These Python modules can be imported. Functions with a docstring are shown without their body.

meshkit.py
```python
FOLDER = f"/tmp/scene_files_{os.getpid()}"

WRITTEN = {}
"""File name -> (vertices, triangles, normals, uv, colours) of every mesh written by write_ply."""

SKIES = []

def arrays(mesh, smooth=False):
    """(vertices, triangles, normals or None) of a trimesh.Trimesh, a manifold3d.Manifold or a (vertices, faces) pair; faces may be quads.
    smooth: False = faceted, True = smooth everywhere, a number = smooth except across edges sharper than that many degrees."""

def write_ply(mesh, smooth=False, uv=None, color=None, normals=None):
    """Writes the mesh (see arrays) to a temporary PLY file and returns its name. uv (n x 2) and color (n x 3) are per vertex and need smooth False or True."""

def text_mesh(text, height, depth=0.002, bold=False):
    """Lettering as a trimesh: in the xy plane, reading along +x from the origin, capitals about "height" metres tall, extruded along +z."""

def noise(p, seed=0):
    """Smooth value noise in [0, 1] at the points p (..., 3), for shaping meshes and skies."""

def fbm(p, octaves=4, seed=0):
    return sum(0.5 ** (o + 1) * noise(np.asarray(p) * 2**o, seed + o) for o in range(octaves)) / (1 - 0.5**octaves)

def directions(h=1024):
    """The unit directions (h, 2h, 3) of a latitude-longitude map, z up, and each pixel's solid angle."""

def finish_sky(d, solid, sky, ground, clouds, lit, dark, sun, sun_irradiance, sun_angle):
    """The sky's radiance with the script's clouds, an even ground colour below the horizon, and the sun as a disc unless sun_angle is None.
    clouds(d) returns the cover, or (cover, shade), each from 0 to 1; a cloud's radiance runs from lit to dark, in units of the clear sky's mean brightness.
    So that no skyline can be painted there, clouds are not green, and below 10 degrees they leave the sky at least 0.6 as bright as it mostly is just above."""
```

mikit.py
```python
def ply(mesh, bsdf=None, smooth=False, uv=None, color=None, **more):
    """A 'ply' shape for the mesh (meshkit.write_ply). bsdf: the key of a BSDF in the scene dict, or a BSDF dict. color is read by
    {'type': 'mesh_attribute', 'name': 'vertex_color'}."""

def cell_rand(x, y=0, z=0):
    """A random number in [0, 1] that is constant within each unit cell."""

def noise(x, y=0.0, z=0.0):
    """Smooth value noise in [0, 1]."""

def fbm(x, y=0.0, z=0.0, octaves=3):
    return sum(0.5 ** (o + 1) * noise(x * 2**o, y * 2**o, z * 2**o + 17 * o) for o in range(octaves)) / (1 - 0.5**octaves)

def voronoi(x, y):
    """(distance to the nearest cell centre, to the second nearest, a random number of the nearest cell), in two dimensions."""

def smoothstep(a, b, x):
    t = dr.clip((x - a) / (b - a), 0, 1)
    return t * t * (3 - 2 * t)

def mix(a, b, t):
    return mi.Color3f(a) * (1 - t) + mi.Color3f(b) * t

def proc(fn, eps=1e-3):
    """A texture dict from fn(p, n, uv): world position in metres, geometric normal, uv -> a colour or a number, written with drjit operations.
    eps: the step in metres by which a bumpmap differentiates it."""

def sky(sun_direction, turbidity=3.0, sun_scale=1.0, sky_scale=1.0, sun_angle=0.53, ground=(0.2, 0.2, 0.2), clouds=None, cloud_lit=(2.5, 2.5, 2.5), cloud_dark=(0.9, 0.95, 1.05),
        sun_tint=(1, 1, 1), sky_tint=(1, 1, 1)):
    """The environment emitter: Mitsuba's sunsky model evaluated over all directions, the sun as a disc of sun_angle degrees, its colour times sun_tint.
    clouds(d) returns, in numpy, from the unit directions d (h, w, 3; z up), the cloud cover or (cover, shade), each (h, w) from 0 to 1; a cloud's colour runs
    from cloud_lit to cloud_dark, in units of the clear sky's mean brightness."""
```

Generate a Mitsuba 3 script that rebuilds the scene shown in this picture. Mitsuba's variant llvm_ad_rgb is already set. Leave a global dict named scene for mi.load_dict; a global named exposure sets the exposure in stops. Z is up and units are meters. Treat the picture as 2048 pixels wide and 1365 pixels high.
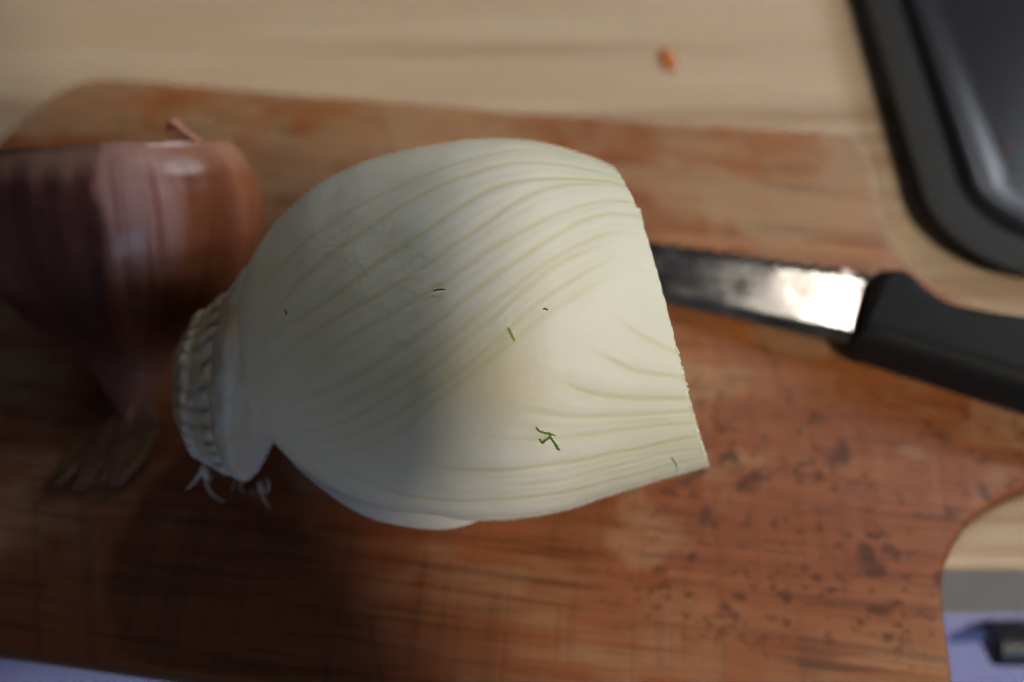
import math
import numpy as np, trimesh, drjit as dr, mitsuba as mi
import mikit, meshkit
from mikit import proc, noise, fbm, voronoi, smoothstep, mix
from scipy.interpolate import PchipInterpolator, CubicSpline
from scipy.spatial import cKDTree
from shapely.geometry import Polygon

T = mi.ScalarTransform4f
scene, labels = {}, {}
rng = np.random.default_rng(7)

# ------------------------------------------------------------------ camera, lamps, exposure
EYE, PITCH = np.array([0.0, 0.0, 0.25]), math.radians(56.8)
FWD = np.array([0.0, math.cos(PITCH), -math.sin(PITCH)])
scene['camera'] = {'type': 'thinlens', 'fov': 54.0, 'fov_axis': 'x', 'near_clip': 0.01, 'far_clip': 20.0,
                   'aperture_radius': 0.0034, 'focus_distance': 0.203,
                   'to_world': T().look_at(origin=EYE.tolist(), target=(EYE + FWD).tolist(), up=[0, 0, 1])}
exposure = 0.0


def lamp(key, pos, target, radius, rgb):
    d = np.asarray(target, float) - np.asarray(pos, float)
    scene[key] = {'type': 'disk', 'to_world': T().look_at(origin=list(map(float, pos)), target=list(map(float, target)), up=[0, 1, 0.01]) @ T().scale(radius),
                  'emitter': {'type': 'area', 'radiance': {'type': 'rgb', 'value': list(map(float, rgb))}},
                  'bsdf': {'type': 'diffuse', 'reflectance': {'type': 'rgb', 'value': [0.8, 0.8, 0.8]}}}


LAMP = np.array([0.490, -0.845, 1.424])
TARGET = np.array([0.0, 0.13, 0.05])
lamp('ceiling_lamp', LAMP, TARGET, 0.082, np.array([1.0, 0.89, 0.69]) * 335)
labels['ceiling_lamp'] = {'label': 'warm round kitchen lamp shining from above the board', 'category': 'lamp'}
HOOD = np.array([0.31, 0.735, 0.81])
lamp('hood_lamp', HOOD, [0.05, 0.18, 0.0], 0.032, np.array([1.0, 0.90, 0.76]) * 58)
labels['hood_lamp'] = {'label': 'small warm lamp above the tray on the right', 'category': 'lamp'}
lamp('side_lamp', [0.95, 0.80, 0.72], TARGET, 0.25, np.array([0.92, 1.0, 1.10]) * 11)
labels['side_lamp'] = {'label': 'cool round light beyond the tray on the far right', 'category': 'lamp'}
lamp('cool_fill', [0.85, -1.75, 0.62], TARGET, 0.35, np.array([0.74, 0.96, 1.40]) * 5.0)  # unseen cool fill, added low in front to lift the shade on the bulb
labels['cool_fill'] = {'label': 'cool unseen fill light added low behind the photographer', 'category': 'fill_light'}
scene['room_light'] = {'type': 'constant', 'radiance': {'type': 'rgb', 'value': [0.034, 0.037, 0.045]}}


# ------------------------------------------------------------------ helpers
def rgb(*c):
    return {'type': 'rgb', 'value': list(c)}


def put(key, mesh, bsdf, smooth=False, uv=None, **more):
    base, n = key, 0
    while key in scene:
        n += 1
        key = f'{base}_{n:03d}'
    scene[key] = mikit.ply(mesh, bsdf, smooth=smooth, uv=uv, **more)
    return key


def say(key, label, category=None, group=None, kind=None):
    d = {'label': label}
    if category: d['category'] = category
    if group: d['group'] = group
    if kind: d['kind'] = kind
    labels[key] = d


def grid(V, close_j=True, flip=False):
    """triangles of an (ni, nj, 3) grid of points, closed round in j"""
    ni, nj = V.shape[:2]
    i, j = np.meshgrid(np.arange(ni - 1), np.arange(nj if close_j else nj - 1), indexing='ij')
    k = (j + 1) % nj
    q = np.stack([i * nj + j, i * nj + k, (i + 1) * nj + k, (i + 1) * nj + j], -1).reshape(-1, 4)
    f = np.vstack([q[:, [0, 1, 2]], q[:, [0, 2, 3]]])
    return V.reshape(-1, 3), f[:, ::-1] if flip else f


def outward(v, f):
    m = trimesh.Trimesh(v, f, process=False)
    c = m.triangles_center - v.mean(0)
    return (v, f[:, ::-1]) if (np.einsum('ij,ij->i', c, np.cross(v[f[:, 1]] - v[f[:, 0]], v[f[:, 2]] - v[f[:, 0]])).sum() < 0) else (v, f)


def spline(p, n):
    p = np.asarray(p, float)
    s = np.r_[0, np.cumsum(np.linalg.norm(np.diff(p, axis=0), axis=1))]
    if len(p) < 3:
        return np.linspace(p[0], p[-1], n)
    return CubicSpline(s, p)(np.linspace(0, s[-1], n))


def tube(p, r, n=24, sides=8):
    p = spline(p, n)
    r = np.broadcast_to(np.interp(np.linspace(0, 1, n), np.linspace(0, 1, np.size(r)), np.atleast_1d(r)), (n,)).copy()
    t = np.gradient(p, axis=0); t /= np.linalg.norm(t, axis=1, keepdims=True)
    a = np.cross(t, [0.31, 0.2, 0.93]); a /= np.linalg.norm(a, axis=1, keepdims=True); b = np.cross(t, a)
    ang = np.arange(sides) * 2 * np.pi / sides
    V = p[:, None] + r[:, None, None] * (np.cos(ang)[None, :, None] * a[:, None] + np.sin(ang)[None, :, None] * b[:, None])
    v, f = grid(V)
    m = len(v)
    v = np.vstack([v, p[:1] - t[:1] * r[0] * .6, p[-1:] + t[-1:] * r[-1] * .6])
    j = np.arange(sides); k = (j + 1) % sides
    f = np.vstack([f, np.stack([k, j, j * 0 + m], 1), np.stack([m - sides + j, m - sides + k, j * 0 + m + 1], 1)])
    return outward(v, f)


def resample(poly, n):
    p = np.asarray(poly, float)
    q = np.vstack([p, p[:1]])
    s = np.r_[0, np.cumsum(np.linalg.norm(np.diff(q, axis=0), axis=1))]
    t = np.linspace(0, s[-1], n, endpoint=False)
    return np.stack([np.interp(t, s, q[:, 0]), np.interp(t, s, q[:, 1])], 1)


def slab(outline, layers):
    """a closed solid from a dense ccw outline (n, 2): each layer = (inset, z or array of z), from the bottom up; flat caps"""
    o = np.asarray(outline, float)
    tan = np.roll(o, -1, 0) - np.roll(o, 1, 0); tan /= np.linalg.norm(tan, axis=1, keepdims=True)
    inw = np.stack([-tan[:, 1], tan[:, 0]], 1)
    rings = []
    for d, z in layers:
        q = o + inw * d
        zz = z(q) if callable(z) else np.full(len(q), z)
        rings.append(np.column_stack([q, zz]))
    V = np.array(rings)
    v, f = grid(V)
    n = len(o)
    for ring, up in ((0, False), (len(layers) - 1, True)):
        _, tf = trimesh.creation.triangulate_polygon(Polygon(V[ring, :, :2]), engine='earcut')
        cv = trimesh.creation.triangulate_polygon(Polygon(V[ring, :, :2]), engine='earcut')[0]
        idx = cKDTree(V[ring, :, :2]).query(cv)[1] + ring * n
        tf = idx[tf]
        nz = np.cross(v[tf[:, 1]] - v[tf[:, 0]], v[tf[:, 2]] - v[tf[:, 0]])[:, 2]
        tf = np.where(((nz > 0) == up)[:, None], tf, tf[:, ::-1])
        f = np.vstack([f, tf])
    return outward(v, f)


def ccw(p):
    p = np.asarray(p, float)
    a = np.sum(p[:, 0] * np.roll(p[:, 1], -1) - p[:, 1] * np.roll(p[:, 0], -1))
    return p if a > 0 else p[::-1]


def plastic(color, rough, spec=0.5, **more):
    return {'type': 'principled', 'base_color': color, 'roughness': rough, 'specular': spec, **more}


def bumped(inner, fn, eps):
    return {'type': 'twosided', 'bsdf': {'type': 'bumpmap', 'arbitrary': proc(fn, eps), 'scale': 1.0, 'bsdf': inner}}


# ------------------------------------------------------------------ materials
def counter_col(p, n, uv):
    w = fbm(p.x * 3.0, p.y * 9.0, 2.0, 2) * 0.05
    y = p.y + w * 0.35
    a = fbm(p.x * 2.5, y * 70.0, 1.0, 3)
    b = fbm(p.x * 14.0, y * 420.0, 5.0, 2)
    c = mix((0.45, 0.335, 0.24), (0.33, 0.22, 0.145), smoothstep(0.42, 0.72, a))
    return mix(c, (0.51, 0.41, 0.31), 0.6 * smoothstep(0.45, 0.75, b))


scene['mat_counter'] = {'type': 'twosided', 'bsdf': plastic(proc(counter_col), 0.42, 0.35)}
scene['mat_counter_edge'] = {'type': 'twosided', 'bsdf': plastic(rgb(0.25, 0.235, 0.23), 0.5, 0.35)}

BA = math.radians(-6.0)


def board_uv(p):
    return p.x * math.cos(BA) + p.y * math.sin(BA), -p.x * math.sin(BA) + p.y * math.cos(BA)


def board_col(p, n, uv):
    u, v = board_uv(p)
    g1 = fbm(u * 18.0, v * 260.0, 0.5, 3)
    g2 = fbm(u * 60.0, v * 900.0, 3.5, 2)
    big = fbm(u * 14.0, v * 22.0, 9.0, 3)
    mid = fbm(u * 55.0, v * 70.0, 4.0, 3)
    c = mix((0.225, 0.084, 0.031), (0.36, 0.172, 0.078), smoothstep(0.3, 0.7, g1))
    c = mix(c, (0.20, 0.050, 0.017), 0.75 * smoothstep(0.46, 0.68, fbm(u * 9.0 + 4.0, v * 14.0, 2.0, 3)))
    # worn, dried patches: along the far long side, the shoulder and the near side
    wear = smoothstep(0.205, 0.238, v + 0.010 + 0.05 * (big - 0.5) + 0.04 * (mid - 0.5)) * smoothstep(0.26, 0.50, mid + 0.5 * (big - 0.4))
    near = smoothstep(0.105, 0.066, v + 0.05 * (big - 0.5)) * smoothstep(0.44, 0.66, 0.6 * mid + 0.4 * g1) * smoothstep(-0.05, 0.0, u)
    spots = smoothstep(0.54, 0.68, fbm(u * 48.0, v * 60.0, 12.0, 3)) * smoothstep(0.06, 0.10, v)
    c = mix(c, (0.27, 0.085, 0.022), 0.8 * smoothstep(0.45, 0.62, fbm(u * 40.0 + 9.0, v * 52.0, 21.0, 3)) * smoothstep(0.135, 0.165, v))
    wear = wear * (1 - 0.75 * smoothstep(0.50, 0.62, fbm(u * 30.0 + 2.0, v * 46.0, 17.0, 3)))
    fine = 0.55 + 0.9 * (fbm(u * 240.0, v * 900.0, 7.0, 2) - 0.25)
    c = mix(c, (0.315, 0.195, 0.112), dr.clip((wear * 0.9 + near * 0.42 + spots * 0.6) * fine, 0, 0.92))
    # dark wet stains, small and uneven
    area = smoothstep(0.0, 0.04, u) * smoothstep(0.160, 0.135, v) * smoothstep(0.066, 0.09, v)
    blot = mi.Float(0)
    for k, (f_, cut) in enumerate(((95.0, 0.60), (160.0, 0.48), (300.0, 0.40))):
        wx = 0.9 * (fbm(u * f_ * 1.6, v * f_ * 1.6, 1.0 + k, 2) - 0.5)
        wy = 0.9 * (fbm(u * f_ * 1.6 + 31.0, v * f_ * 1.6, 5.0 + k, 2) - 0.5)
        d1, d2, r = voronoi(u * f_ * 0.8 + wx + 7.3 * k, v * f_ + wy)
        blot = dr.maximum(blot, smoothstep(0.36, 0.10, d1 + 0.25 * (1 - r)) * smoothstep(cut, cut + 0.05, r))
    c = mix(c, (0.075, 0.020, 0.008), 0.92 * blot * area)
    # knife marks, a fine crossed net on the near side
    s1 = smoothstep(0.66, 0.92, noise(u * 720.0 + 1.2 * noise(v * 24.0, 3.0), v * 40.0, 1.0))
    s2 = smoothstep(0.66, 0.92, noise(u * 30.0, v * 760.0 + u * 26.0, 8.0))
    s4 = smoothstep(0.84, 0.94, noise(u * 260.0 + 0.7 * noise(v * 14.0, 3.0), v * 14.0, 11.0))
    s3 = smoothstep(0.86, 0.93, noise((u + v * 0.4) * 300.0, (v - u * 0.4) * 14.0, 5.0))
    lowv = smoothstep(0.135, 0.085, v)
    c = mix(c, (0.075, 0.026, 0.012), dr.clip((0.20 * s1 + 0.24 * s2 + 0.22 * s4) * lowv + 0.25 * s3 + 0.25 * s2, 0, 0.75))
    c = mix(c, c * 0.55, 0.55 * smoothstep(0.52, 0.75, g2))
    return mix(c, (0.10, 0.045, 0.022), 0.85 * smoothstep(0.0089, 0.0080, p.z))   # shading of the rounded edge, painted in as a dark line


def board_bump(p, n, uv):
    u, v = board_uv(p)
    return 0.00018 * fbm(u * 60.0, v * 900.0, 3.5, 3) + 0.00012 * noise(u * 420.0, v * 16.0, 1.0)


scene['mat_board'] = bumped(plastic(proc(board_col), 0.42, 0.4), board_bump, 0.0003)


def fennel_col(p, n, uv):
    vein, t = uv.x, uv.y
    lo = fbm(p.x * 38.0, p.y * 38.0, p.z * 38.0, 3)
    c = mix((0.91, 0.91, 0.865), (0.895, 0.88, 0.775), smoothstep(0.42, 0.70, lo))
    c = mix(c, (0.87, 0.89, 0.77), 0.5 * smoothstep(0.72, 0.98, t))
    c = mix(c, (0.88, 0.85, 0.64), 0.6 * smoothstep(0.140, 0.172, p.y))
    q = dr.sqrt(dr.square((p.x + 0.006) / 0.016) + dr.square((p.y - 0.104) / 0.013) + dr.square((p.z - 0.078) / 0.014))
    c = mix(c, (0.82, 0.74, 0.46), 0.5 * smoothstep(1.15, 0.2, q + 0.5 * (lo - 0.5)))  # warm glow through the leaf at the shade edge, painted in
    c = mix(c, (0.66, 0.66, 0.38), dr.clip(vein, 0, 1) * 0.58)
    return c


def fennel_bump(p, n, uv):
    return 0.00010 * fbm(p.x * 1300.0, p.y * 1500.0, p.z * 1500.0, 2) + 0.00004 * fbm(p.x * 160.0, p.y * 420.0, p.z * 420.0, 2)


# a leaf lets part of the light through to the leaves inside it
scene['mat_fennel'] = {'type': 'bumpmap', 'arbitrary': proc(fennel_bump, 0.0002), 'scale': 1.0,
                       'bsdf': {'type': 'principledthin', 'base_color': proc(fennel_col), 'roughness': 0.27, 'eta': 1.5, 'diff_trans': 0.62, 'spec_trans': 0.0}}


def cut_col(p, n, uv):
    a = fbm(uv.x * 14.0, uv.y * 60.0, 1.0, 3)
    return mix((0.60, 0.66, 0.44), (0.72, 0.74, 0.58), smoothstep(0.35, 0.65, a))


scene['mat_fennel_cut'] = {'type': 'twosided', 'bsdf': plastic(proc(cut_col), 0.22, 0.5)}
scene['mat_under_leaf'] = bumped(plastic(rgb(0.74, 0.72, 0.66), 0.3, 0.45), fennel_bump, 0.0002)


def root_col(p, n, uv):
    pit, t = uv.x, uv.y
    lo = fbm(p.x * 160.0, p.y * 160.0, p.z * 160.0, 3)
    up = smoothstep(0.035, 0.055, p.z)
    c = mix((0.68, 0.66, 0.60), (0.60, 0.47, 0.27), dr.clip(0.10 + 0.75 * up, 0, 1) * smoothstep(0.15, 0.75, lo))
    c = mix(c, (0.40, 0.25, 0.12), smoothstep(0.46, 0.30, t) * (0.35 + 0.6 * lo))
    return mix(c, (0.16, 0.10, 0.055), dr.clip(pit, 0, 1) * 0.8)


def root_bump(p, n, uv):
    return 0.0005 * fbm(p.x * 300.0, p.y * 500.0, p.z * 500.0, 3)


scene['mat_root'] = bumped(plastic(proc(root_col), 0.6, 0.3), root_bump, 0.0003)
scene['mat_root_hair'] = {'type': 'twosided', 'bsdf': plastic(rgb(0.55, 0.50, 0.42), 0.6, 0.3)}
scene['mat_bead'] = {'type': 'twosided', 'bsdf': plastic(rgb(0.72, 0.72, 0.62), 0.12, 0.8)}


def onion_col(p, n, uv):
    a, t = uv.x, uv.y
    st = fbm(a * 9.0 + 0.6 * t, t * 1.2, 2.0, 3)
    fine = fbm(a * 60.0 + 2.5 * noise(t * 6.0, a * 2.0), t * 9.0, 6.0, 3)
    # three tone zones round the onion: dark purple, pinkish, coppery
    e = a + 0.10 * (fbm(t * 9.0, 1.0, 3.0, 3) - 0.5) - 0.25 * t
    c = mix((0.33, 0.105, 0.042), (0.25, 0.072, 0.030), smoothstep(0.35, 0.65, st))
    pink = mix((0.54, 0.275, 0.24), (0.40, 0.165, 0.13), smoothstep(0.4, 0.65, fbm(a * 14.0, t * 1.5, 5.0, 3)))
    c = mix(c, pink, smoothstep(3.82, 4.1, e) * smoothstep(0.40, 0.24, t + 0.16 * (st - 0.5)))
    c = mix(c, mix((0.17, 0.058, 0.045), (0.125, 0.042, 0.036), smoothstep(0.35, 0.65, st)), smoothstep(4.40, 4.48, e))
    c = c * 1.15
    c = mix(c, c * 0.35, smoothstep(0.22, 0.46, t))  # shade on the lower part of the onion, put into the skin colour
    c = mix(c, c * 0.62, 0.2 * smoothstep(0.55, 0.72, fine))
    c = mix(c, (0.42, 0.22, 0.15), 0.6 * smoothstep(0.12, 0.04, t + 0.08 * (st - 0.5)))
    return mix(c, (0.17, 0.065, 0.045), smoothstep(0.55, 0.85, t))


def onion_bump(p, n, uv):
    return 0.00012 * fbm(uv.x * 40.0, uv.y * 3.0, 6.0, 3)


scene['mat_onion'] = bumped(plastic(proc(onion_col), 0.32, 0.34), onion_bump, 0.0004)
scene['mat_skin'] = {'type': 'twosided', 'bsdf': plastic(rgb(0.46, 0.20, 0.13), 0.45, 0.4)}


def neck_col(p, n, uv):
    return mix((0.20, 0.095, 0.045), (0.08, 0.035, 0.022), fbm(p.x * 260.0, p.y * 120.0, p.z * 200.0, 3))


scene['mat_neck'] = {'type': 'twosided', 'bsdf': plastic(proc(neck_col), 0.55, 0.3)}


def onion_cut_col(p, n, uv):
    ring = 0.5 + 0.5 * dr.cos(uv.x * 2 * math.pi * 6.5)
    return mix((0.70, 0.62, 0.62), (0.40, 0.14, 0.24), smoothstep(0.75, 0.98, ring))


scene['mat_onion_cut'] = {'type': 'twosided', 'bsdf': plastic(proc(onion_cut_col), 0.3, 0.5)}


def blade_rough(p, n, uv):
    return 0.11 + 0.20 * fbm(p.x * 150.0, p.y * 220.0, 1.0, 3)


def blade_col(p, n, uv):
    s = fbm(p.x * 110.0, p.y * 200.0, 4.0, 3)
    return mix((0.42, 0.41, 0.40), (0.30, 0.29, 0.285), smoothstep(0.45, 0.65, s))


def blade_bump(p, n, uv):
    return 0.00009 * fbm(p.x * 110.0, p.y * 110.0, 2.0, 3) + 0.00002 * noise(p.x * 900.0, p.y * 2600.0)


scene['mat_blade'] = bumped({'type': 'principled', 'base_color': proc(blade_col), 'metallic': 1.0, 'roughness': proc(blade_rough), 'specular': 0.5}, blade_bump, 0.0004)
scene['mat_handle'] = {'type': 'twosided', 'bsdf': plastic(rgb(0.008, 0.008, 0.009), 0.55, 0.12)}
scene['mat_tray'] = {'type': 'twosided', 'bsdf': plastic(rgb(0.016, 0.016, 0.019), 0.24, 0.3)}
scene['mat_tray_rim'] = {'type': 'twosided', 'bsdf': plastic(rgb(0.020, 0.019, 0.018), 0.55, 0.15)}
scene['mat_cabinet'] = {'type': 'twosided', 'bsdf': plastic(rgb(0.37, 0.38, 0.70), 0.45, 0.4)}
scene['mat_pull'] = {'type': 'twosided', 'bsdf': plastic(rgb(0.02, 0.02, 0.03), 0.35, 0.5)}
scene['mat_frond'] = {'type': 'twosided', 'bsdf': plastic(rgb(0.10, 0.17, 0.025), 0.45, 0.4)}
scene['mat_frond_pale'] = {'type': 'twosided', 'bsdf': plastic(rgb(0.26, 0.33, 0.05), 0.45, 0.4)}
scene['mat_frond_dark'] = {'type': 'twosided', 'bsdf': plastic(rgb(0.07, 0.085, 0.02), 0.5, 0.4)}
scene['mat_orange'] = {'type': 'twosided', 'bsdf': plastic(rgb(0.48, 0.11, 0.015), 0.35, 0.5)}
scene['mat_red'] = {'type': 'twosided', 'bsdf': plastic(rgb(0.16, 0.02, 0.02), 0.35, 0.5)}

# ------------------------------------------------------------------ setting: worktop and drawer front
EDGE = 0.0938
prof = [(1.2, 0.0)]
for a in np.linspace(0, 90, 7):
    prof.append((EDGE + 0.003 - 0.003 * math.sin(math.radians(a)), -0.003 + 0.003 * math.cos(math.radians(a))))
xs = np.array([-0.9, 0.9])
V = np.array([[(x, y, z) for x in xs] for y, z in prof])
put('countertop', grid(V, close_j=False), 'mat_counter', smooth=40)
say('countertop', 'pale wood worktop with straight grain under the cutting board', kind='structure')
del V
V = np.array([[(x, y, z) for x in xs] for y, z in [(EDGE, -0.003), (EDGE, -0.038), (EDGE + 0.002, -0.040), (EDGE + 0.3, -0.040)]])
put('countertop__front_edge', grid(V, close_j=False), 'mat_counter_edge')
say('countertop__front_edge', 'grey front edge of the worktop')

bx = trimesh.creation.box([1.8, 0.018, 0.36]); bx.apply_translation([0, EDGE + 0.0105, -0.0435 - 0.18])
put('drawer_front', bx, 'mat_cabinet')
say('drawer_front', 'smooth pale lavender drawer front below the worktop with a dark handle', 'drawer')
pull = [tube([(0.1432, 0.0880, -0.0495), (0.27, 0.0880, -0.0495), (0.40, 0.0880, -0.0495)], 0.0060, 6, 20)]
for x in (0.16, 0.38):
    pull.append(tube([(x, 0.0882, -0.0495), (x, EDGE + 0.003, -0.0495)], 0.0045, 4, 16))
put('drawer_front__handle', trimesh.util.concatenate([trimesh.Trimesh(*q, process=False) for q in pull]), 'mat_pull', smooth=40)
say('drawer_front__handle', 'black bar handle')

# ------------------------------------------------------------------ cutting board
far = [(0.1021, 0.2416), (0.046, 0.2462), (-0.021, 0.2535), (-0.0897, 0.2614), (-0.1422, 0.2669)]
cornerL = [(-0.150, 0.2650), (-0.157, 0.2590), (-0.1633, 0.2495), (-0.1689, 0.2385), (-0.1745, 0.2200)]
left = [(-0.1850, 0.1300), (-0.1905, 0.0880), (-0.1890, 0.0795), (-0.1820, 0.0755)]
near = [(-0.1217, 0.0690), (-0.0729, 0.0625), (0.0000, 0.0535), (0.0700, 0.0445), (0.0920, 0.0430), (0.1000, 0.0490)]
notch = [(0.1035, 0.0610), (0.1048, 0.0703), (0.1057, 0.0790), (0.1066, 0.0850), (0.1085, 0.0905), (0.1115, 0.0950), (0.1166, 0.1012), (0.1231, 0.1060), (0.1332, 0.1108)]
handle = [(0.1700, 0.1200), (0.2300, 0.1170), (0.2480, 0.1200), (0.2550, 0.1310), (0.2490, 0.1440), (0.2350, 0.1490), (0.1800, 0.1580)]
upper = [(0.1486, 0.1658), (0.1320, 0.1735), (0.1234, 0.1810), (0.1180, 0.1920), (0.1163, 0.2060), (0.1172, 0.2190), (0.1172, 0.2290), (0.1145, 0.2360), (0.1090, 0.2403)]
pts = np.array(far + cornerL + left + near + notch + handle + upper)
q = np.vstack([pts, pts[:1]])
s = np.r_[0, np.cumsum(np.linalg.norm(np.diff(q, axis=0), axis=1))]
out = PchipInterpolator(s, q)(np.linspace(0, s[-1], 900, endpoint=False))
for _ in range(6):
    out = 0.5 * out + 0.25 * (np.roll(out, 1, 0) + np.roll(out, -1, 0))
out = ccw(resample(out, 900))
BT = 0.0090
R0 = 0.0022
lay = [(R0 * (1 - math.sin(a)), 0.0003 + R0 - R0 * math.cos(a)) for a in np.linspace(0.2, math.pi / 2, 5)]
lay += [(R0 * (1 - math.cos(a)), BT - R0 + R0 * math.sin(a)) for a in np.linspace(0, math.pi / 2, 6)]
put('cutting_board', slab(out, lay), 'mat_board', smooth=35)
say('cutting_board', 'stained brown wooden cutting board with a short handle overhanging the worktop edge', 'cutting board')

# ------------------------------------------------------------------ baking tray
def rounded_rect(x0, y0, x1, y1, r, n=16):
    p = []
    for cx, cy, a0 in ((x0 + r, y0 + r, 180), (x1 - r, y0 + r, 270), (x1 - r, y1 - r, 0), (x0 + r, y1 - r, 90)):
        for a in np.linspace(a0, a0 + 90, n):
            p.append((cx + r * math.cos(math.radians(a)), cy + r * math.sin(math.radians(a))))
    return np.array(p)


rings = []
for d, z in [(0.0085, 0.0004), (0.0080, 0.0085), (0.0004, 0.0088), (0.0, 0.0094), (0.0005, 0.0101), (0.0014, 0.0102), (0.0112, 0.0102), (0.0120, 0.0097), (0.0126, 0.0070), (0.0138, 0.0062), (0.0152, 0.0068), (0.0164, 0.0095), (0.0182, 0.0104), (0.0204, 0.0099),
             (0.0216, 0.0080), (0.0226, 0.0050), (0.0250, 0.0028), (0.029, 0.0018), (0.034, 0.0015)]:
    rr = rounded_rect(0.1296 + d, 0.1800 + d, 0.56 - d, 0.60 - d, max(0.033 - d * 0.55, 0.004))
    rings.append(np.column_stack([rr, np.full(len(rr), z)]))
V = np.array(rings)
K = 8
put('baking_tray__rim', outward(*grid(V[:K])), 'mat_tray_rim', smooth=40)
Vp = V[K - 1:].copy(); Vp[0, :, 2] -= 0.0001
v, f = grid(Vp)
cap = trimesh.creation.triangulate_polygon(Polygon(Vp[-1, :, :2]), engine='earcut')
idx = cKDTree(Vp[-1, :, :2]).query(cap[0])[1] + (len(Vp) - 1) * Vp.shape[1]
put('baking_tray__pan', (v, np.vstack([f, idx[cap[1]]])), 'mat_tray', smooth=40)
say('baking_tray__rim', 'flat matt grey outer rim')
say('baking_tray', 'dark grey metal baking tray with a stepped rim beside the board handle', 'tray')

# ------------------------------------------------------------------ knife
E0, E1 = np.array([0.1018, 0.1762]), np.array([0.0409, 0.1907])
S0, S1 = np.array([0.0932, 0.1526]), np.array([0.0442, 0.1684])
ed = (E1 - E0) / np.linalg.norm(E1 - E0); en = np.array([-ed[1], ed[0]]); en = en if en[1] > 0 else -en
L = 0.112
edge = []
for s_ in np.linspace(-0.006, L, 340):
    w = max(0.0, (s_ - 0.085) / 0.03)
    sc = 0.0 if s_ < 0.003 else 0.0012 * (1 - abs(math.sin(math.pi * (s_ - 0.003) / 0.0052)) ** 0.7)
    edge.append(E0 + ed * s_ + en * (sc - 0.010 * w ** 2))
spine = [S0 + (S1 - S0) * k for k in np.linspace(-0.11, 1.9, 40)]
spine = [p for p in spine if (p - E0) @ ed < 0.104]
bl = ccw(resample(np.vstack([edge, spine[::-1]]), 900))


def blade_z(base):
    return lambda q_: base + 0.0175 - 0.0075 * np.clip(((q_ - E0) @ ed) / L, 0, 1)


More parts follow.
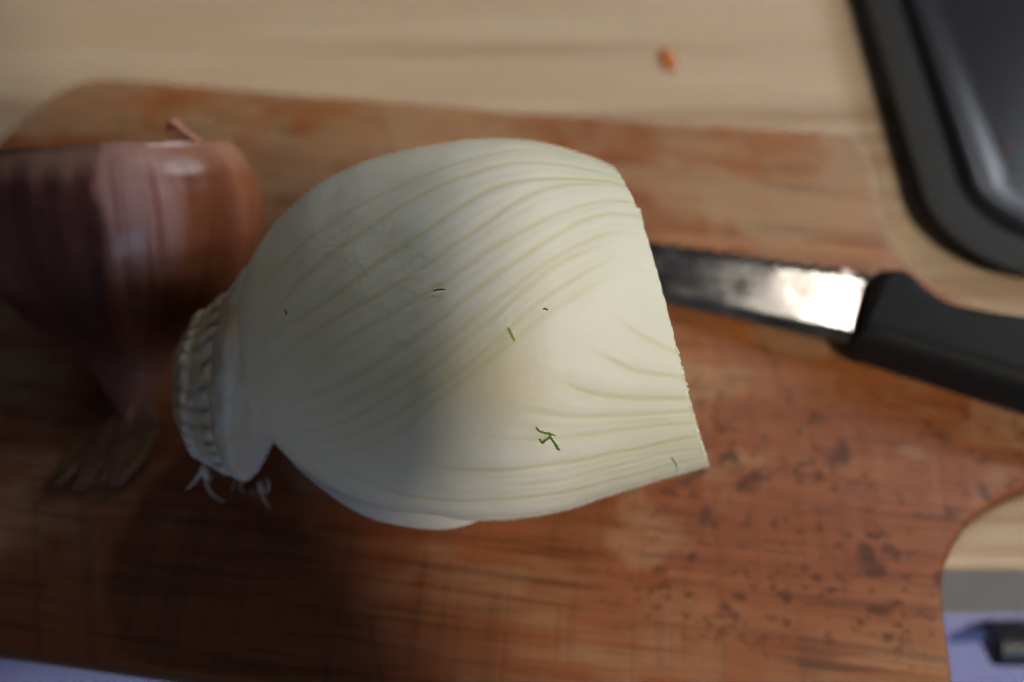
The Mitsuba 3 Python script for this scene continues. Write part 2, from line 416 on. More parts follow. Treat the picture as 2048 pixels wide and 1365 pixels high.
put('knife__blade', slab(bl, [(0.0001, blade_z(-0.0011)), (0.0, blade_z(-0.0010)), (0.0, blade_z(-0.0006)), (0.0032, blade_z(0.0)), (0.0034, blade_z(0.0))]), 'mat_blade', smooth=25)
say('knife__blade', 'smeared serrated steel blade')
hp = [(0.0922, 0.1480), (0.0965, 0.1462), (0.1101, 0.1408), (0.1337, 0.1312), (0.165, 0.1195), (0.200, 0.1080), (0.212, 0.1060), (0.219, 0.1105), (0.222, 0.1200), (0.219, 0.1300), (0.205, 0.1370),
      (0.170, 0.1480), (0.1408, 0.1560), (0.1290, 0.1582), (0.1212, 0.1605), (0.1165, 0.1650), (0.1135, 0.1700), (0.1090, 0.1722), (0.1043, 0.1720), (0.1012, 0.1705), (0.0995, 0.1670), (0.0955, 0.1570)]
hp = np.array(hp) + [0.0, 0.0014]
q = np.vstack([hp, hp[:1]]); s = np.r_[0, np.cumsum(np.linalg.norm(np.diff(q, axis=0), axis=1))]
ho = PchipInterpolator(s, q)(np.linspace(0, s[-1], 500, endpoint=False))
for _ in range(8):
    ho = 0.5 * ho + 0.25 * (np.roll(ho, 1, 0) + np.roll(ho, -1, 0))
ho = ccw(resample(ho, 500))
hl = []
for a in np.linspace(-80, 80, 17):
    ca, sa = math.cos(math.radians(a)), math.sin(math.radians(a))
    hl.append((0.0075 * (1 - ca ** 0.75), 0.0178 + 0.0085 * np.sign(sa) * abs(sa) ** 0.9))
put('knife__handle', slab(ho, hl), 'mat_handle', smooth=50)
say('knife__handle', 'black moulded plastic handle')
say('knife', 'serrated kitchen knife with a black handle lying behind the fennel bulb', 'knife')


# ------------------------------------------------------------------ fennel bulb
BULB = np.array([[-0.0632, 0.1326, 0.0487, 0.002], [-0.0631, 0.1326, 0.0487, 0.0085], [-0.0621, 0.1326, 0.0487, 0.0165], [-0.0604, 0.1328, 0.0488, 0.0212], [-0.05803, 0.1332, 0.04905, 0.02478],
                 [-0.05563, 0.13403, 0.04969, 0.02716], [-0.05084, 0.13419, 0.0498, 0.03202], [-0.04484, 0.13447, 0.04998, 0.03663], [-0.03885, 0.13431, 0.04988, 0.04009], [-0.03165, 0.13432, 0.04988, 0.04309],
                 [-0.02446, 0.13435, 0.0499, 0.04488], [-0.01727, 0.13458, 0.05005, 0.04601], [-0.01007, 0.13482, 0.05021, 0.04662], [-0.00288, 0.13502, 0.05034, 0.04662], [0.00432, 0.1351, 0.05039, 0.04602],
                 [0.01151, 0.135, 0.05033, 0.04458], [0.0187, 0.13498, 0.05031, 0.04231], [0.0259, 0.13461, 0.05007, 0.0396], [0.03309, 0.13432, 0.04988, 0.03682], [0.04029, 0.13349, 0.04934, 0.03363],
                 [0.04748, 0.13241, 0.04863, 0.03033], [0.05467, 0.13125, 0.04787, 0.02704], [0.0615, 0.1302, 0.0472, 0.0240], [0.0683, 0.1292, 0.0466, 0.0210]])
d_ = np.r_[0, np.cumsum(np.linalg.norm(np.diff(BULB[:22, [0, 3]], axis=0), axis=1))]
d_ /= d_[-1]
d_ = np.r_[d_, d_[-1] + 0.066, d_[-1] + 0.132]
bulb_f = PchipInterpolator(d_, BULB)


def bulb_at(t, ph):
    q_ = bulb_f(t)
    return np.stack([q_[..., 0], q_[..., 1] + q_[..., 3] * np.cos(ph), q_[..., 2] + 0.88 * q_[..., 3] * np.sin(ph)], -1)


# veins as (distance along the bulb, angle round it): width, depth, where they fade in
VEINS = [
    ([[0.171, 1.891], [0.235, 1.686], [0.308, 1.537], [0.38, 1.411], [0.45, 1.288], [0.52, 1.183], [0.582, 1.081], [0.646, 1.009], [0.704, 0.956], [0.85, 0.86]], 1.0),
    ([[0.199, 2.155], [0.261, 1.909], [0.33, 1.716], [0.394, 1.585], [0.47, 1.411], [0.539, 1.3], [0.6, 1.2], [0.673, 1.145], [0.741, 1.089], [0.85, 1.02]], 1.1),
    ([[0.199, 2.272], [0.27, 2.082], [0.359, 1.915], [0.407, 1.799], [0.491, 1.617], [0.557, 1.447], [0.613, 1.351], [0.685, 1.265], [0.774, 1.148], [0.86, 1.06]], 1.5),
    ([[0.204, 2.485], [0.294, 2.179], [0.36, 2.038], [0.427, 1.93], [0.493, 1.789], [0.554, 1.65], [0.6, 1.516], [0.643, 1.403], [0.689, 1.313], [0.76, 1.22]], 1.1),
    ([[0.241, 2.526], [0.326, 2.266], [0.393, 2.113], [0.461, 1.993], [0.518, 1.881], [0.571, 1.76], [0.621, 1.65], [0.678, 1.518], [0.755, 1.356], [0.83, 1.27]], 1.0),
    ([[0.259, 2.615], [0.345, 2.411], [0.419, 2.267], [0.495, 2.094], [0.559, 1.928], [0.625, 1.773], [0.695, 1.581], [0.762, 1.45], [0.85, 1.36]], 1.0),
    ([[0.269, 2.691], [0.359, 2.485], [0.436, 2.336], [0.503, 2.188], [0.568, 2.024], [0.633, 1.86], [0.698, 1.7], [0.78, 1.55]], 1.0),
    ([[0.251, 2.831], [0.352, 2.613], [0.427, 2.44], [0.486, 2.308], [0.544, 2.153], [0.6, 1.999], [0.658, 1.839], [0.75, 1.66]], 1.0),
    ([[0.28, 2.87], [0.38, 2.643], [0.452, 2.481], [0.503, 2.364], [0.56, 2.234], [0.616, 2.066], [0.666, 1.938], [0.75, 1.74]], 1.0),
    ([[0.29, 2.93], [0.397, 2.704], [0.46, 2.557], [0.502, 2.435], [0.576, 2.249], [0.625, 2.12], [0.666, 2.022], [0.75, 1.84]], 0.8),
    ([[0.75, 2.06], [0.791, 2.154], [0.829, 2.22], [0.87, 2.28]], 0.7),
    ([[0.70, 2.2], [0.763, 2.315], [0.81, 2.364], [0.88, 2.415]], 0.8),
    ([[0.65, 2.34], [0.718, 2.445], [0.774, 2.491], [0.90, 2.56]], 1.1),
    ([[0.59, 2.47], [0.667, 2.533], [0.728, 2.574], [0.822, 2.613], [0.90, 2.64]], 0.9),
    ([[0.53, 2.60], [0.642, 2.655], [0.729, 2.674], [0.824, 2.699], [0.92, 2.745]], 0.8),
    ([[0.47, 2.77], [0.579, 2.83], [0.651, 2.827], [0.755, 2.845], [0.93, 2.855]], 1.1),
    ([[0.56, 2.92], [0.67, 2.958], [0.781, 2.956], [0.93, 3.01]], 0.7),
    ([[0.333, 2.926], [0.426, 3.02], [0.513, 3.07], [0.622, 3.073], [0.736, 3.103], [0.95, 3.12]], 1.0),
    ([[0.266, 3.177], [0.329, 3.401], [0.415, 3.367], [0.509, 3.323], [0.6, 3.287], [0.692, 3.308], [0.95, 3.25]], 1.0),
]
for k, ph in enumerate(np.linspace(3.75, 7.0, 12)):
    VEINS.append(([[0.15, ph + 0.1], [0.4, ph + 0.05 * math.sin(k)], [0.7, ph - 0.04], [0.98, ph - 0.06]], 0.9))

# fainter veins half way between neighbours
for a_, b_ in list(zip(range(0, 9), range(1, 10))) + [(13, 14), (15, 16), (16, 17)]:
    ca, cb = np.array(VEINS[a_][0]), np.array(VEINS[b_][0])
    sa = CubicSpline(np.linspace(0, 1, len(ca)), ca)(np.linspace(0, 1, 8))
    sb = CubicSpline(np.linspace(0, 1, len(cb)), cb)(np.linspace(0, 1, 8))
    k_ = rng.uniform(0.35, 0.65)
    VEINS.append(((sa * (1 - k_) + sb * k_).tolist(), 0.38))

from scipy.interpolate import LinearNDInterpolator, NearestNDInterpolator
wrap = lambda a_: np.where(np.asarray(a_) > 0.8, a_, np.asarray(a_) + 2 * np.pi)
fp, fv = [], []
for k, (c, w) in enumerate(VEINS[:31]):
    c = np.array(c)
    g = CubicSpline(np.linspace(0, 1, len(c)), c)(np.linspace(0, 1, 30))
    fp.append(np.column_stack([g[:, 0], wrap(g[:, 1])])); fv.append(np.full(30, float(k)))
fp, fv = np.vstack(fp), np.concatenate(fv)
fib_near, fib_lin = NearestNDInterpolator(fp, fv), LinearNDInterpolator(fp, fv)

vp, vw = [], []
for c, w in VEINS:
    c = np.array(c)
    s = np.linspace(0, 1, len(c))
    g = CubicSpline(s, c)(np.linspace(0, 1, 260))
    vp.append(bulb_at(g[:, 0], g[:, 1]))
    e = np.linspace(0, 1, 260)
    vw.append(w * np.clip(e / 0.2, 0, 1) * np.clip((1.02 - e) / 0.1, 0.3, 1))
vp_all = np.vstack(vp)
CUT_N, CUT_P = np.array([0.9365, 0.1891, 0.2953]), np.array([0.0, 0.0, 0.25])
CUT_N /= np.linalg.norm(CUT_N)
CUT_T = np.array([0.326, -0.793, -0.515])
CUT_0 = float(bulb_at(np.array(0.69), np.array(0.85)) @ CUT_T)


def beyond_cut(P):
    tau = (P @ CUT_T - CUT_0) / 0.0715
    g = PchipInterpolator([-0.3, 0.0, 0.07, 0.10, 0.15, 0.28, 0.5, 0.8, 1.0, 1.3], [-0.004, 0.0, 0.0014, 0.0018, 0.0024, 0.0034, 0.0027, 0.0010, 0.0, 0.0])(np.clip(tau, -0.3, 1.3))
    return (P - CUT_P) @ CUT_N - g


NT, NP = 440, 720
phs = np.linspace(0, 2 * np.pi, NP, endpoint=False)
lo, hi = np.full(NP, 0.3), np.full(NP, d_[-1])
for _ in range(40):
    mid = (lo + hi) / 2
    beyond = beyond_cut(bulb_at(mid, phs)) > 0
    lo, hi = np.where(beyond, lo, mid), np.where(beyond, mid, hi)
t_end = lo
tt = np.linspace(0, 1, NT)[:, None] * t_end[None, :]
P0 = bulb_at(tt, np.broadcast_to(phs, (NT, NP)))
nrm = np.cross(np.gradient(P0, axis=0), np.roll(P0, -1, 1) - np.roll(P0, 1, 1))
nrm /= np.linalg.norm(nrm, axis=2, keepdims=True) + 1e-12
nrm *= np.sign(np.sum(nrm * (P0 - bulb_f(tt)[..., :3]), axis=2, keepdims=True) + 1e-9)
flat = P0.reshape(-1, 3)
core, wide = np.zeros(len(flat)), np.zeros(len(flat))
for p_, w_ in zip(vp, vw):
    dist, ix = cKDTree(p_).query(flat, distance_upper_bound=0.012)
    ok = np.isfinite(dist)
    wv = np.zeros(len(flat)); wv[ok] = w_[ix[ok]]
    dist = np.where(ok, dist, 1)
    core = np.maximum(core, wv * np.exp(-(dist / 0.00058) ** 2))
    wide = np.maximum(wide, wv * np.exp(-(dist / 0.0019) ** 2))
qq = np.column_stack([tt.ravel(), wrap(np.broadcast_to(phs, (NT, NP)).ravel())])
fq = fib_lin(qq)
fq = np.where(np.isnan(fq), fib_near(qq), fq)
tr_ = tt.ravel()
fibre = meshkit.fbm(np.column_stack([fq * 7.0, tr_ * 5.0, 0 * tr_]), 3, 21) - 0.5
fadeend = np.clip((1.0 - np.linspace(0, 1, NT))[:, None] / 0.02, 0, 1)
wob = (meshkit.fbm(flat * 45.0, 3, 3) - 0.5) * 0.0013 + (meshkit.fbm(flat * np.array([110, 200, 200.]), 2, 5) - 0.5) * 0.00018
disp = (-0.00012 * core - 0.00008 * wide + 0.00005 + 0.00005 * fibre + wob).reshape(NT, NP)
bulge = np.sin(np.clip((np.linspace(0, 1, NT)[:, None]) / 0.06, 0, 1) * np.pi / 2)
P1 = P0 + nrm * (disp * bulge)[..., None]
# the edge left by the knife: a little ragged
jag = (meshkit.fbm(P1[-1] * 900.0, 3, 9) - 0.5) * 0.0006 + 0.0006 * (meshkit.noise(P1[-1] * 420.0, 4) > 0.90)
P1[-1] += CUT_N * jag[:, None]
P1[-2] += CUT_N * (0.4 * jag)[:, None]
v, f = grid(P1)
v, f = outward(v, f)
uvs = np.column_stack([np.clip(0.75 * core + 0.18 * wide + 0.35 * np.clip(fibre, 0, 1), 0, 1), np.repeat(np.linspace(0, 1, NT), NP)])
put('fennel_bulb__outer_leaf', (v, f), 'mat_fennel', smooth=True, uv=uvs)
say('fennel_bulb__outer_leaf', 'broad pale outer leaf with fine veins')
# cut face: nested leaf bases
rim = P1[-1]
cen = rim.mean(0)
rr = np.linspace(1.0, 0.02, 70)
dep = np.zeros(70)
for g_, w_ in ((0.83, 0.012), (0.66, 0.016), (0.50, 0.016), (0.34, 0.02), (0.18, 0.02)):
    dep -= 0.0035 * np.exp(-((rr - g_) / w_) ** 2)
ring = np.array([cen + (rim - cen) * (r_ * (1 + 0.05 * np.sin(2 * phs + 9 * r_) * (1 - r_)))[:, None] + CUT_N * (d0 * np.clip((1 - r_) / 0.05, 0, 1)) for r_, d0 in zip(rr, dep)])
v, f = grid(ring)
nn = np.cross(v[f[:, 1]] - v[f[:, 0]], v[f[:, 2]] - v[f[:, 0]]).sum(0)
if nn @ CUT_N < 0: f = f[:, ::-1]
put('fennel_bulb__cut_face', (v, f), 'mat_fennel_cut', smooth=True, uv=np.column_stack([np.repeat(rr, NP), np.tile(phs, 70)]))
say('fennel_bulb__cut_face', 'wet sliced end')
beads = []
for _ in range(90):
    a = rng.uniform(2.2, 3.1)
    i_ = int(a / (2 * np.pi) * NP)
    b_ = trimesh.creation.icosphere(subdivisions=1, radius=float(rng.uniform(0.00016, 0.00036)))
    b_.apply_translation(rim[i_] + (cen - rim[i_]) * rng.uniform(-0.002, 0.004) + CUT_N * rng.uniform(-0.0002, 0.0001))
    beads.append(b_)
put('fennel_bulb__juice_droplets', trimesh.util.concatenate(beads), 'mat_bead', smooth=True)
say('fennel_bulb__juice_droplets', 'tiny clear droplets along the cut edge', kind='stuff')
# the next leaf below, seen as a pale sliver under the outer one
tu = np.linspace(0.17, 0.585, 120)
pu = np.linspace(np.radians(184), np.radians(300), 110)
TU, PU = np.meshgrid(tu, pu, indexing='ij')
B0 = bulb_at(TU, PU)
nu = np.cross(np.gradient(B0, axis=0), np.gradient(B0, axis=1)); nu /= np.linalg.norm(nu, axis=2, keepdims=True)
nu *= np.sign(np.sum(nu * (B0 - bulb_f(TU)[..., :3]), axis=2, keepdims=True))
along = PchipInterpolator([0.17, 0.22, 0.30, 0.40, 0.48, 0.53, 0.565, 0.585], [-0.0030, 0.0003, 0.0016, 0.0028, 0.0027, 0.0014, -0.0008, -0.0034])(TU)
round_ = np.interp(np.degrees(PU), [184, 190, 200, 212, 240, 262, 300], [-0.004, -0.0028, -0.0004, 0.0, 0.0, -0.0022, -0.0040])
V = B0 + nu * (along + round_)[..., None]
V[..., 2] = np.maximum(V[..., 2], BT + 0.0002)
put('fennel_bulb__under_leaf', grid(V, close_j=False), 'mat_under_leaf', smooth=True)
say('fennel_bulb__under_leaf', 'white edge of the leaf below')

# root stub
ROOT = np.array([[-0.0828, 0.1245, 0.0405, 0.0010], [-0.0826, 0.1245, 0.0405, 0.0060], [-0.08209, 0.12446, 0.04104, 0.0100], [-0.08124, 0.12481, 0.04127, 0.0124], [-0.07882, 0.12486, 0.0413, 0.0152], [-0.07544, 0.12446, 0.04104, 0.0181],
                 [-0.0706, 0.12512, 0.04147, 0.0220], [-0.06637, 0.12613, 0.04213, 0.0252], [-0.06335, 0.12734, 0.04293, 0.0268], [-0.06093, 0.1292, 0.0446, 0.0256], [-0.0578, 0.1312, 0.0465, 0.0236], [-0.0550, 0.1320, 0.0475, 0.0225]])
ROOT[:, 0] = np.where(ROOT[:, 0] < -0.0575, -0.0575 + (ROOT[:, 0] + 0.0575) * 0.87, ROOT[:, 0])
t_ = np.r_[0, np.cumsum(np.linalg.norm(np.diff(ROOT[:, [0, 3]], axis=0), axis=1))]; t_ /= t_[-1]
NR, NQ = 160, 420
tr = np.linspace(0, 1, NR)
q_ = PchipInterpolator(t_, ROOT)(tr)
pr = np.linspace(0, 2 * np.pi, NQ, endpoint=False)
V = np.stack([np.repeat(q_[:, :1], NQ, 1), q_[:, 1:2] + q_[:, 3:] * np.cos(pr), q_[:, 2:3] + 0.9 * q_[:, 3:] * np.sin(pr)], -1)
jit = (meshkit.noise(V * 160.0, 2) - 0.5)
rad = np.stack([np.full((NR, NQ), -0.25), np.repeat(np.cos(pr)[None], NR, 0), np.repeat(np.sin(pr)[None], NR, 0)], -1)
row = lambda a, b, w: np.exp(-((tr - (a + b) / 2) / (w)) ** 2)[:, None]
lob = np.abs(np.cos(15 * pr[None, :] + 2.2 * jit + 0.3 * tr[:, None] * 6)) ** 0.7
upw = 0.35 + 0.65 * np.clip((np.sin(pr)[None, :] + 0.75) / 0.6, 0, 1)
var = 0.4 + 1.2 * meshkit.noise(V * np.array([60, 190, 190.]), 12)
disp = upw * var * (0.0010 * (lob - 0.5) * row(0.34, 0.42, 0.06) + 0.0006 * (lob - 0.5) * row(0.46, 0.62, 0.10)) + 0.0010 * row(0.40, 0.44, 0.04) * upw + (meshkit.fbm(V * 220.0, 3, 6) - 0.5) * 0.0018 + (meshkit.fbm(V * 90.0, 2, 16) - 0.5) * 0.0030 * np.clip(tr / 0.3, 0, 1)[:, None] * np.clip((0.8 - tr) / 0.2, 0, 1)[:, None] - 0.0006 * row(0.66, 0.68, 0.03)
pit = upw * var * ((1 - lob) ** 1.1 * row(0.60, 0.66, 0.045) * 1.3 + (1 - lob) ** 1.6 * row(0.36, 0.5, 0.08) * 0.5)
v, f = outward(*grid(V + rad * disp[..., None]))
put('fennel_bulb__root_base', (v, f), 'mat_root', smooth=True, uv=np.column_stack([np.clip(pit, 0, 1).ravel(), np.repeat(tr, NQ)]))
say('fennel_bulb__root_base', 'knobbly cream root end with rows of scars')
for c, r in (([(-0.0752, 0.1080, 0.0290), (-0.0775, 0.1055, 0.0262), (-0.0790, 0.1035, 0.0262)], 0.00045), ([(-0.0745, 0.1075, 0.0265), (-0.0740, 0.1040, 0.0245), (-0.0715, 0.1020, 0.0235), (-0.0695, 0.1010, 0.0245)], 0.0003),
             ([(-0.0620, 0.1060, 0.0250), (-0.0600, 0.1035, 0.0245), (-0.0590, 0.1045, 0.0270), (-0.0600, 0.1060, 0.0275)], 0.00025), ([(-0.0625, 0.1060, 0.0235), (-0.0608, 0.1025, 0.0215), (-0.0595, 0.1005, 0.0212)], 0.0003)):
    put('fennel_bulb__root_hair', tube(c, [r, r, r * 0.5]), 'mat_root_hair', smooth=True)
for k in range(5):
    b0 = np.array([rng.uniform(-0.074, -0.061), rng.uniform(0.1045, 0.1085), rng.uniform(0.0215, 0.027)])
    st_ = rng.uniform(-1, 1, (3, 3)) * 0.0012
    r = rng.uniform(0.00008, 0.00016)
    put('fennel_bulb__root_hair', tube([b0, b0 + [-0.0006, -0.0018, -0.0005] + st_[0], b0 + [-0.0010, -0.0034, -0.0012] + st_[1], b0 + [0.0, -0.0048, -0.0016] + st_[2]], [r, r, r * 0.4]), 'mat_root_hair', smooth=True)
a_ = np.linspace(-1.4, 1.5, 30)
fl = np.stack([np.array([-0.0738 + 0.0021 * np.cos(a_) * w, 0.1058 - 0.0015 * w + 0.001 * np.sin(a_), 0.0345 + 0.0034 * np.sin(a_) * w + 0.0006 * np.cos(5 * a_)]).T for w in np.linspace(0.25, 1.0, 8)])
put('fennel_bulb__torn_skin', grid(fl, close_j=False), 'mat_root_hair', smooth=True)
say('fennel_bulb__torn_skin', 'loose torn flap at the root end')

# ------------------------------------------------------------------ scraps of green on the bulb
def scrap(key, paths, r, mat, label, group=None):
    paths = [np.vstack([np.linspace(a, b, 5)[:-1] for a, b in zip(np.array(p_[:-1]), np.array(p_[1:]))] + [np.array(p_[-1:])]) if len(p_) > 3 or key == 'frond_sprig' else p_ for p_ in paths]
    ms = [trimesh.Trimesh(*tube(np.array(p_) + np.array([0, -0.55, 0.83]) * 0.00035, [r * 0.8, r, r * 0.6]), process=False) for p_ in paths]
    say(put(key, trimesh.util.concatenate(ms), mat, smooth=True), label, 'fennel frond', group)


scrap('frond_sprig', [[(0.0049, 0.096, 0.0716), (0.0054, 0.0956, 0.0709), (0.0067, 0.0954, 0.0703), (0.0075, 0.0955, 0.0701), (0.0087, 0.0953, 0.0694)], [(0.0076, 0.0955, 0.0702), (0.0077, 0.095, 0.0693)],
                      [(0.0056, 0.0946, 0.0692), (0.0061, 0.0942, 0.0684), (0.0077, 0.095, 0.0693)], [(0.0077, 0.0951, 0.0695), (0.0085, 0.0945, 0.0682), (0.0093, 0.0937, 0.0663)], [(0.0085, 0.0945, 0.0682), (0.0098, 0.0937, 0.066)]],
      0.00024, 'mat_frond', 'branched green frond sprig on the lower front of the fennel bulb')
scrap('frond_thread', [[(-0.0156, 0.118, 0.088), (-0.0145, 0.1181, 0.0882), (-0.0132, 0.118, 0.0883)]], 0.00018, 'mat_frond_dark', 'dark curved frond thread on the middle of the fennel bulb')
scrap('frond_thread', [[(-0.0006, 0.1108, 0.0853), (-0.0001, 0.1098, 0.0847), (0.0006, 0.1087, 0.084)]], 0.00028, 'mat_frond_pale', 'short yellow green frond thread right of the middle of the fennel bulb')
scrap('frond_thread', [[(0.0062, 0.1146, 0.0864), (0.0066, 0.1147, 0.0864), (0.0071, 0.1145, 0.0862)]], 0.00020, 'mat_frond_dark', 'tiniest dark frond crumb, upper right of the yellow green thread')
scrap('frond_thread', [[(0.0346, 0.0983, 0.0535), (0.036, 0.0985, 0.0502), (0.0369, 0.0991, 0.0453), (0.0367, 0.0999, 0.0417)]], 0.00017, 'mat_frond', 'thin bowed frond thread at the lower corner of the cut end')
say(put('orange_speck', tube(np.array([(-0.0473, 0.1201, 0.078), (-0.0468, 0.1192, 0.0779)]) + [0, 0, 0.0003], 0.00028, 6), 'mat_orange', smooth=True), 'minute orange speck on the shaded left side of the fennel bulb', 'food scrap')


def crumb(key, a, b, r, z, mat, label, seed, cat='food scrap'):
    m = trimesh.creation.icosphere(subdivisions=3, radius=1.0)
    a, b = np.array(a), np.array(b)
    L_ = np.linalg.norm(b - a) / 2
    v_ = m.vertices * (1 + 0.35 * (meshkit.fbm(m.vertices * 1.7, 3, seed) - 0.5))[:, None] * [L_, r, r * 0.55]
    ang = math.atan2(*(b - a)[::-1])
    R_ = np.array([[math.cos(ang), -math.sin(ang), 0], [math.sin(ang), math.cos(ang), 0], [0, 0, 1]])
    v_ = v_ @ R_.T
    v_[:, 2] -= v_[:, 2].min()
    say(put(key, (v_ + [*((a + b) / 2), z], m.faces), mat, smooth=True), label, cat)


crumb('carrot_scrap', (0.0548, 0.2902), (0.0580, 0.2795), 0.0022, 0.0001, 'mat_orange', 'orange carrot shred lying alone on the pale worktop', 3)
crumb('red_crumb', (0.1665, 0.2400), (0.1688, 0.2404), 0.0011, 0.0016, 'mat_red', 'dark red crumb on the floor of the baking tray', 5)

# ------------------------------------------------------------------ half onion
OC = np.array([-0.1067, 0.1876, 0.0541])
ax = np.array([0.05, -0.722, -0.69]); ax /= np.linalg.norm(ax)
PROF = np.array([[-0.0010, 0.0318], [0.0, 0.0327], [0.003, 0.0350], [0.007, 0.0368], [0.0135, 0.0376], [0.022, 0.0366], [0.030, 0.0338], [0.036, 0.0302], [0.043, 0.0243], [0.0485, 0.0178], [0.053, 0.0136], [0.058, 0.0110], [0.066, 0.0074], [0.074, 0.0042], [0.080, 0.0014]])
tl = np.r_[0, np.cumsum(np.linalg.norm(np.diff(PROF, axis=0), axis=1))]; tl /= tl[-1]
NO, NA = 160, 300
to = np.linspace(0, 1, NO)
pf = PchipInterpolator(tl, PROF)(to)
e1 = np.cross(ax, [0, 0, 1.0]); e1 /= np.linalg.norm(e1); e2 = np.cross(ax, e1)
ao = np.linspace(0, 2 * np.pi, NA, endpoint=False)
ctr = OC + pf[:, :1] * ax
ctr[:, 2] = np.maximum(ctr[:, 2], 0.0142)
dirs = np.cos(ao)[:, None] * e1 + np.sin(ao)[:, None] * e2
V = ctr[:, None] + pf[:, 1][:, None, None] * dirs[None]
V += dirs[None] * ((meshkit.fbm(V * 60.0, 3, 1) - 0.5) * 0.0022 + 0.00015 * np.sin(9 * ao + 2)[None] * np.sin(np.pi * to)[:, None])[..., None]
V[0] += ax * -(0.0016 * meshkit.fbm(V[0] * 140.0, 3, 2))[:, None]
V[..., 2] = np.maximum(V[..., 2], BT + 0.0003)
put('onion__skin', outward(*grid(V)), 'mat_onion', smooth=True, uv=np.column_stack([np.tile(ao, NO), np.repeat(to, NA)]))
say('onion__skin', 'papery reddish brown skin with a purple sheen')
rr = np.linspace(0.985, 0.01, 40)
base = OC + 0.0012 * ax
V = np.array([base + r_ * 0.0325 * dirs - ax * 0.0008 * math.cos(r_ * 2 * math.pi * 6.5) for r_ in rr])
put('onion__cut_face', grid(V), 'mat_onion_cut', smooth=True, uv=np.column_stack([np.repeat(rr, NA), np.tile(ao, 40)]))
say('onion__cut_face', 'pale ringed cut face')
# dried, frayed neck
tip = ctr[-1]
for k in range(5):
    w = rng.uniform(-1, 1)
    p_ = [tip + [0.0025 * w, 0.004, 0.0], tip + [-0.002 + 0.006 * w, -0.006, -0.0012 + 0.002 * rng.random()], tip + [-0.005 + 0.012 * w, -0.013 - 0.004 * rng.random(), -0.0025 + 0.003 * rng.random()], tip + [-0.007 + 0.013 * w, -0.0165 - 0.005 * rng.random(), -0.003 + 0.002 * rng.random()]]
    c = spline(p_, 24)
    wd = np.array([0.002, 0.0035, 0.0028, 0.0006]); wd = np.interp(np.linspace(0, 1, 24), np.linspace(0, 1, 4), wd) * rng.uniform(1.5, 2.4)
    cu = np.linspace(-1, 1, 7)
    rib = np.stack([c + np.array([1.0, 0.2, 0.0]) * (wd * x_)[:, None] + np.array([0, 0, 1.0]) * (0.0014 * (1 - x_ ** 2) - 0.0006 + 0.0008 * np.sin(7 * x_ + k))for x_ in cu], 1)
    rib[..., 2] = np.maximum(rib[..., 2], BT + 0.0004)
    put('onion__dried_neck', grid(rib, close_j=False), 'mat_neck', smooth=True)
# curl of torn skin at the rim
a_ = np.linspace(0, 2.3, 24)
UPV = np.array([0.0, math.sin(PITCH), math.cos(PITCH)])
fl = []
for w in np.linspace(0, 1, 18):
    hgt = 0.0085 * (0.35 + 0.65 * math.sin(math.pi * min(w * 1.1, 1.0)) ** 0.6) * (1 + 0.12 * math.sin(9 * w))
    b0 = np.array([-0.0870, 0.1835, 0.0610]) * (1 - w) + np.array([-0.0750, 0.1790, 0.0545]) * w
    fl.append([b0 + UPV * hgt * math.sin(a) - FWD * 0.55 * hgt * (1 - math.cos(a)) + np.array([-0.0016 * math.sin(a), 0, 0]) for a in a_])
fl = np.array(fl)
put('onion__skin_flap', grid(fl, close_j=False), 'mat_skin', smooth=True)
say('onion__skin_flap', 'curled torn flap of skin at the rim')
say('onion', 'halved red brown onion with its dried neck, left of the fennel bulb', 'onion')
say('fennel_bulb', 'trimmed pale fennel bulb lying on the cutting board', 'fennel')

# ------------------------------------------------------------------ the camera that takes the picture, held over the board (its shade falls across onion, bulb and board)
scene['mat_camera'] = {'type': 'twosided', 'bsdf': plastic(rgb(0.02, 0.02, 0.02), 0.5, 0.4)}
XR, YU = np.array([1.0, 0, 0]), np.array([0.0, math.sin(PITCH), math.cos(PITCH)])


def cam_pt(x, y, back):
    return EYE + XR * x + YU * y - FWD * back


ang = np.linspace(0, 2 * np.pi, 64, endpoint=False)
lp = [(0.0320, 0.006), (0.0325, -0.025), (0.0340, -0.0268), (0.0354, -0.025), (0.0354, 0.022), (0.0344, 0.023), (0.0344, 0.048), (0.0354, 0.049), (0.0354, 0.068)]
V = np.array([[cam_pt(r_ * math.cos(a), r_ * math.sin(a), b_) for a in ang] for r_, b_ in [(0.0005, 0.012), (0.0270, 0.010)] + lp + [(0.001, 0.069)]])
put('photo_camera__lens', outward(*grid(V)), 'mat_camera', smooth=35)


def cam_box(key, x0, x1, y0, y1, b0, b1):
    m = trimesh.creation.box([x1 - x0, y1 - y0, b1 - b0])
    m = m.subdivide().subdivide()
    v_ = m.vertices + [(x0 + x1) / 2, (y0 + y1) / 2, (b0 + b1) / 2]
    put(key, outward(np.array([cam_pt(*q_) for q_ in v_]), m.faces), 'mat_camera')


cam_box('photo_camera__body', -0.0673, 0.0712, -0.045, 0.0321, 0.068, 0.104)
cam_box('photo_camera__grip', 0.0450, 0.0710, -0.044, 0.030, 0.050, 0.0679)
cam_box('photo_camera__viewfinder', -0.022, 0.018, 0.0320, 0.0420, 0.070, 0.104)
say('photo_camera', 'black photo camera held above the board at the viewpoint itself', 'camera')

# the photographer, bent over the worktop behind the camera: head, neck, trunk, arms and hands in one body
import manifold3d as m3


def ball(p, r):
    return m3.Manifold.sphere(r, 28).translate(tuple(map(float, p)))


def limb(*pr):
    out_ = m3.Manifold()
    for (p, r), (q_, r2) in zip(pr[:-1], pr[1:]):
        out_ = out_ + m3.Manifold.batch_hull([ball(p, r), ball(q_, r2)])
    return out_


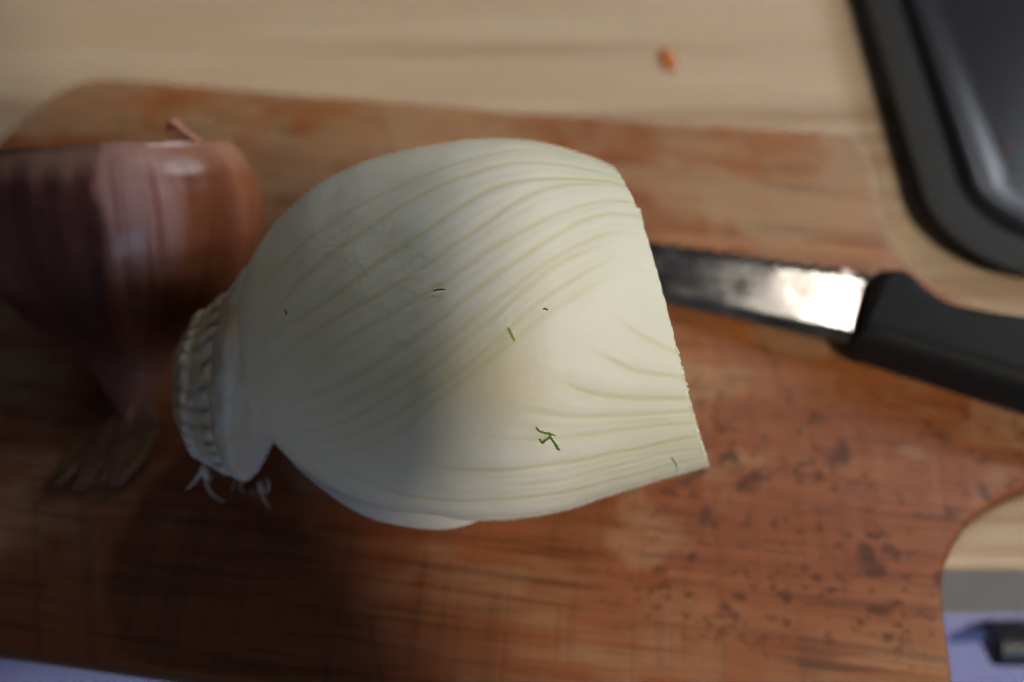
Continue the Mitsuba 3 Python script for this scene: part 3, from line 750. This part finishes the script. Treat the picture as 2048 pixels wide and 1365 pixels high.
def soft(man, edge, turns=8):
    mm = man.refine_to_length(edge).to_mesh()
    t_m = trimesh.Trimesh(mm.vert_properties[:, :3], mm.tri_verts, process=True)
    trimesh.smoothing.filter_taubin(t_m, iterations=turns)
    return t_m


HD = cam_pt(-0.070, 0.070, 0.215)
SH = HD + [0.02, -0.27, -0.06]
body = limb((HD + [0, -0.06, -0.03], 0.052), (SH + [0, 0.06, 0.03], 0.06), (SH, 0.10), (SH + [0, -0.12, -0.30], 0.13), (SH + [0, -0.16, -0.55], 0.135))
hands = []
for sx, grip in ((1, cam_pt(0.045, -0.035, 0.112)), (-1, cam_pt(0.0, -0.070, 0.008))):
    sh_, el = SH + [0.17 * sx, -0.02, -0.02], SH + [0.26 * sx, 0.03, -0.22]
    wr = np.array(grip) + [0.03, -0.055, -0.03] if sx > 0 else cam_pt(-0.050, -0.100, 0.150)
    body = body + limb((SH, 0.09), (sh_, 0.06), (el, 0.045), (wr, 0.032))
    hand = limb((wr, 0.026), (grip, 0.024)) if sx > 0 else limb((wr, 0.027), (cam_pt(-0.012, -0.078, 0.085), 0.031), (grip, 0.026))
    for k in range(4):
        a0 = np.array(grip) + YU * (0.020 - 0.018 * k) + XR * 0.008 * sx
        hand = hand + limb((a0, 0.0095), (a0 - XR * 0.012 * sx + FWD * 0.012 + YU * 0.0, 0.0090), (a0 - XR * 0.020 * sx + FWD * 0.006, 0.0080))
    hand = hand + limb((np.array(grip) - YU * 0.01, 0.012), (np.array(grip) - XR * 0.03 * sx - FWD * 0.012, 0.010), (np.array(grip) - XR * 0.045 * sx - FWD * 0.008 + YU * 0.008, 0.009))
    hands.append(hand)
head = ball((0, 0, 0), 1.0).scale((0.078, 0.090, 0.100)).translate(tuple(map(float, HD))) + limb((HD + [0, 0.045, -0.055], 0.036), (HD + [0, 0.0, -0.02], 0.06)) + limb((HD + [0, 0.086, 0.002], 0.006), (HD + [0, 0.096, -0.022], 0.011))
for sx in (-1, 1):
    head = head + ball((0, 0, 0), 1.0).scale((0.010, 0.020, 0.030)).translate(tuple(map(float, HD + [0.080 * sx, -0.012, -0.01])))
head = head + limb((HD + [0, -0.02, -0.05], 0.05), (HD + [0, -0.06, -0.03], 0.05))
scene['mat_shirt'] = {'type': 'twosided', 'bsdf': plastic(rgb(0.05, 0.055, 0.07), 0.9, 0.2)}
scene['mat_flesh'] = {'type': 'twosided', 'bsdf': plastic(rgb(0.45, 0.27, 0.19), 0.5, 0.35)}
put('person__shirt', soft(body, 0.02), 'mat_shirt', smooth=True)
put('person__head', soft(head, 0.008), 'mat_flesh', smooth=True)
for h_ in hands:
    put('person__hand', soft(h_, 0.004, 5), 'mat_flesh', smooth=True)
say('person', 'person in dark shirt bending over the worktop with the camera in both hands', 'person')
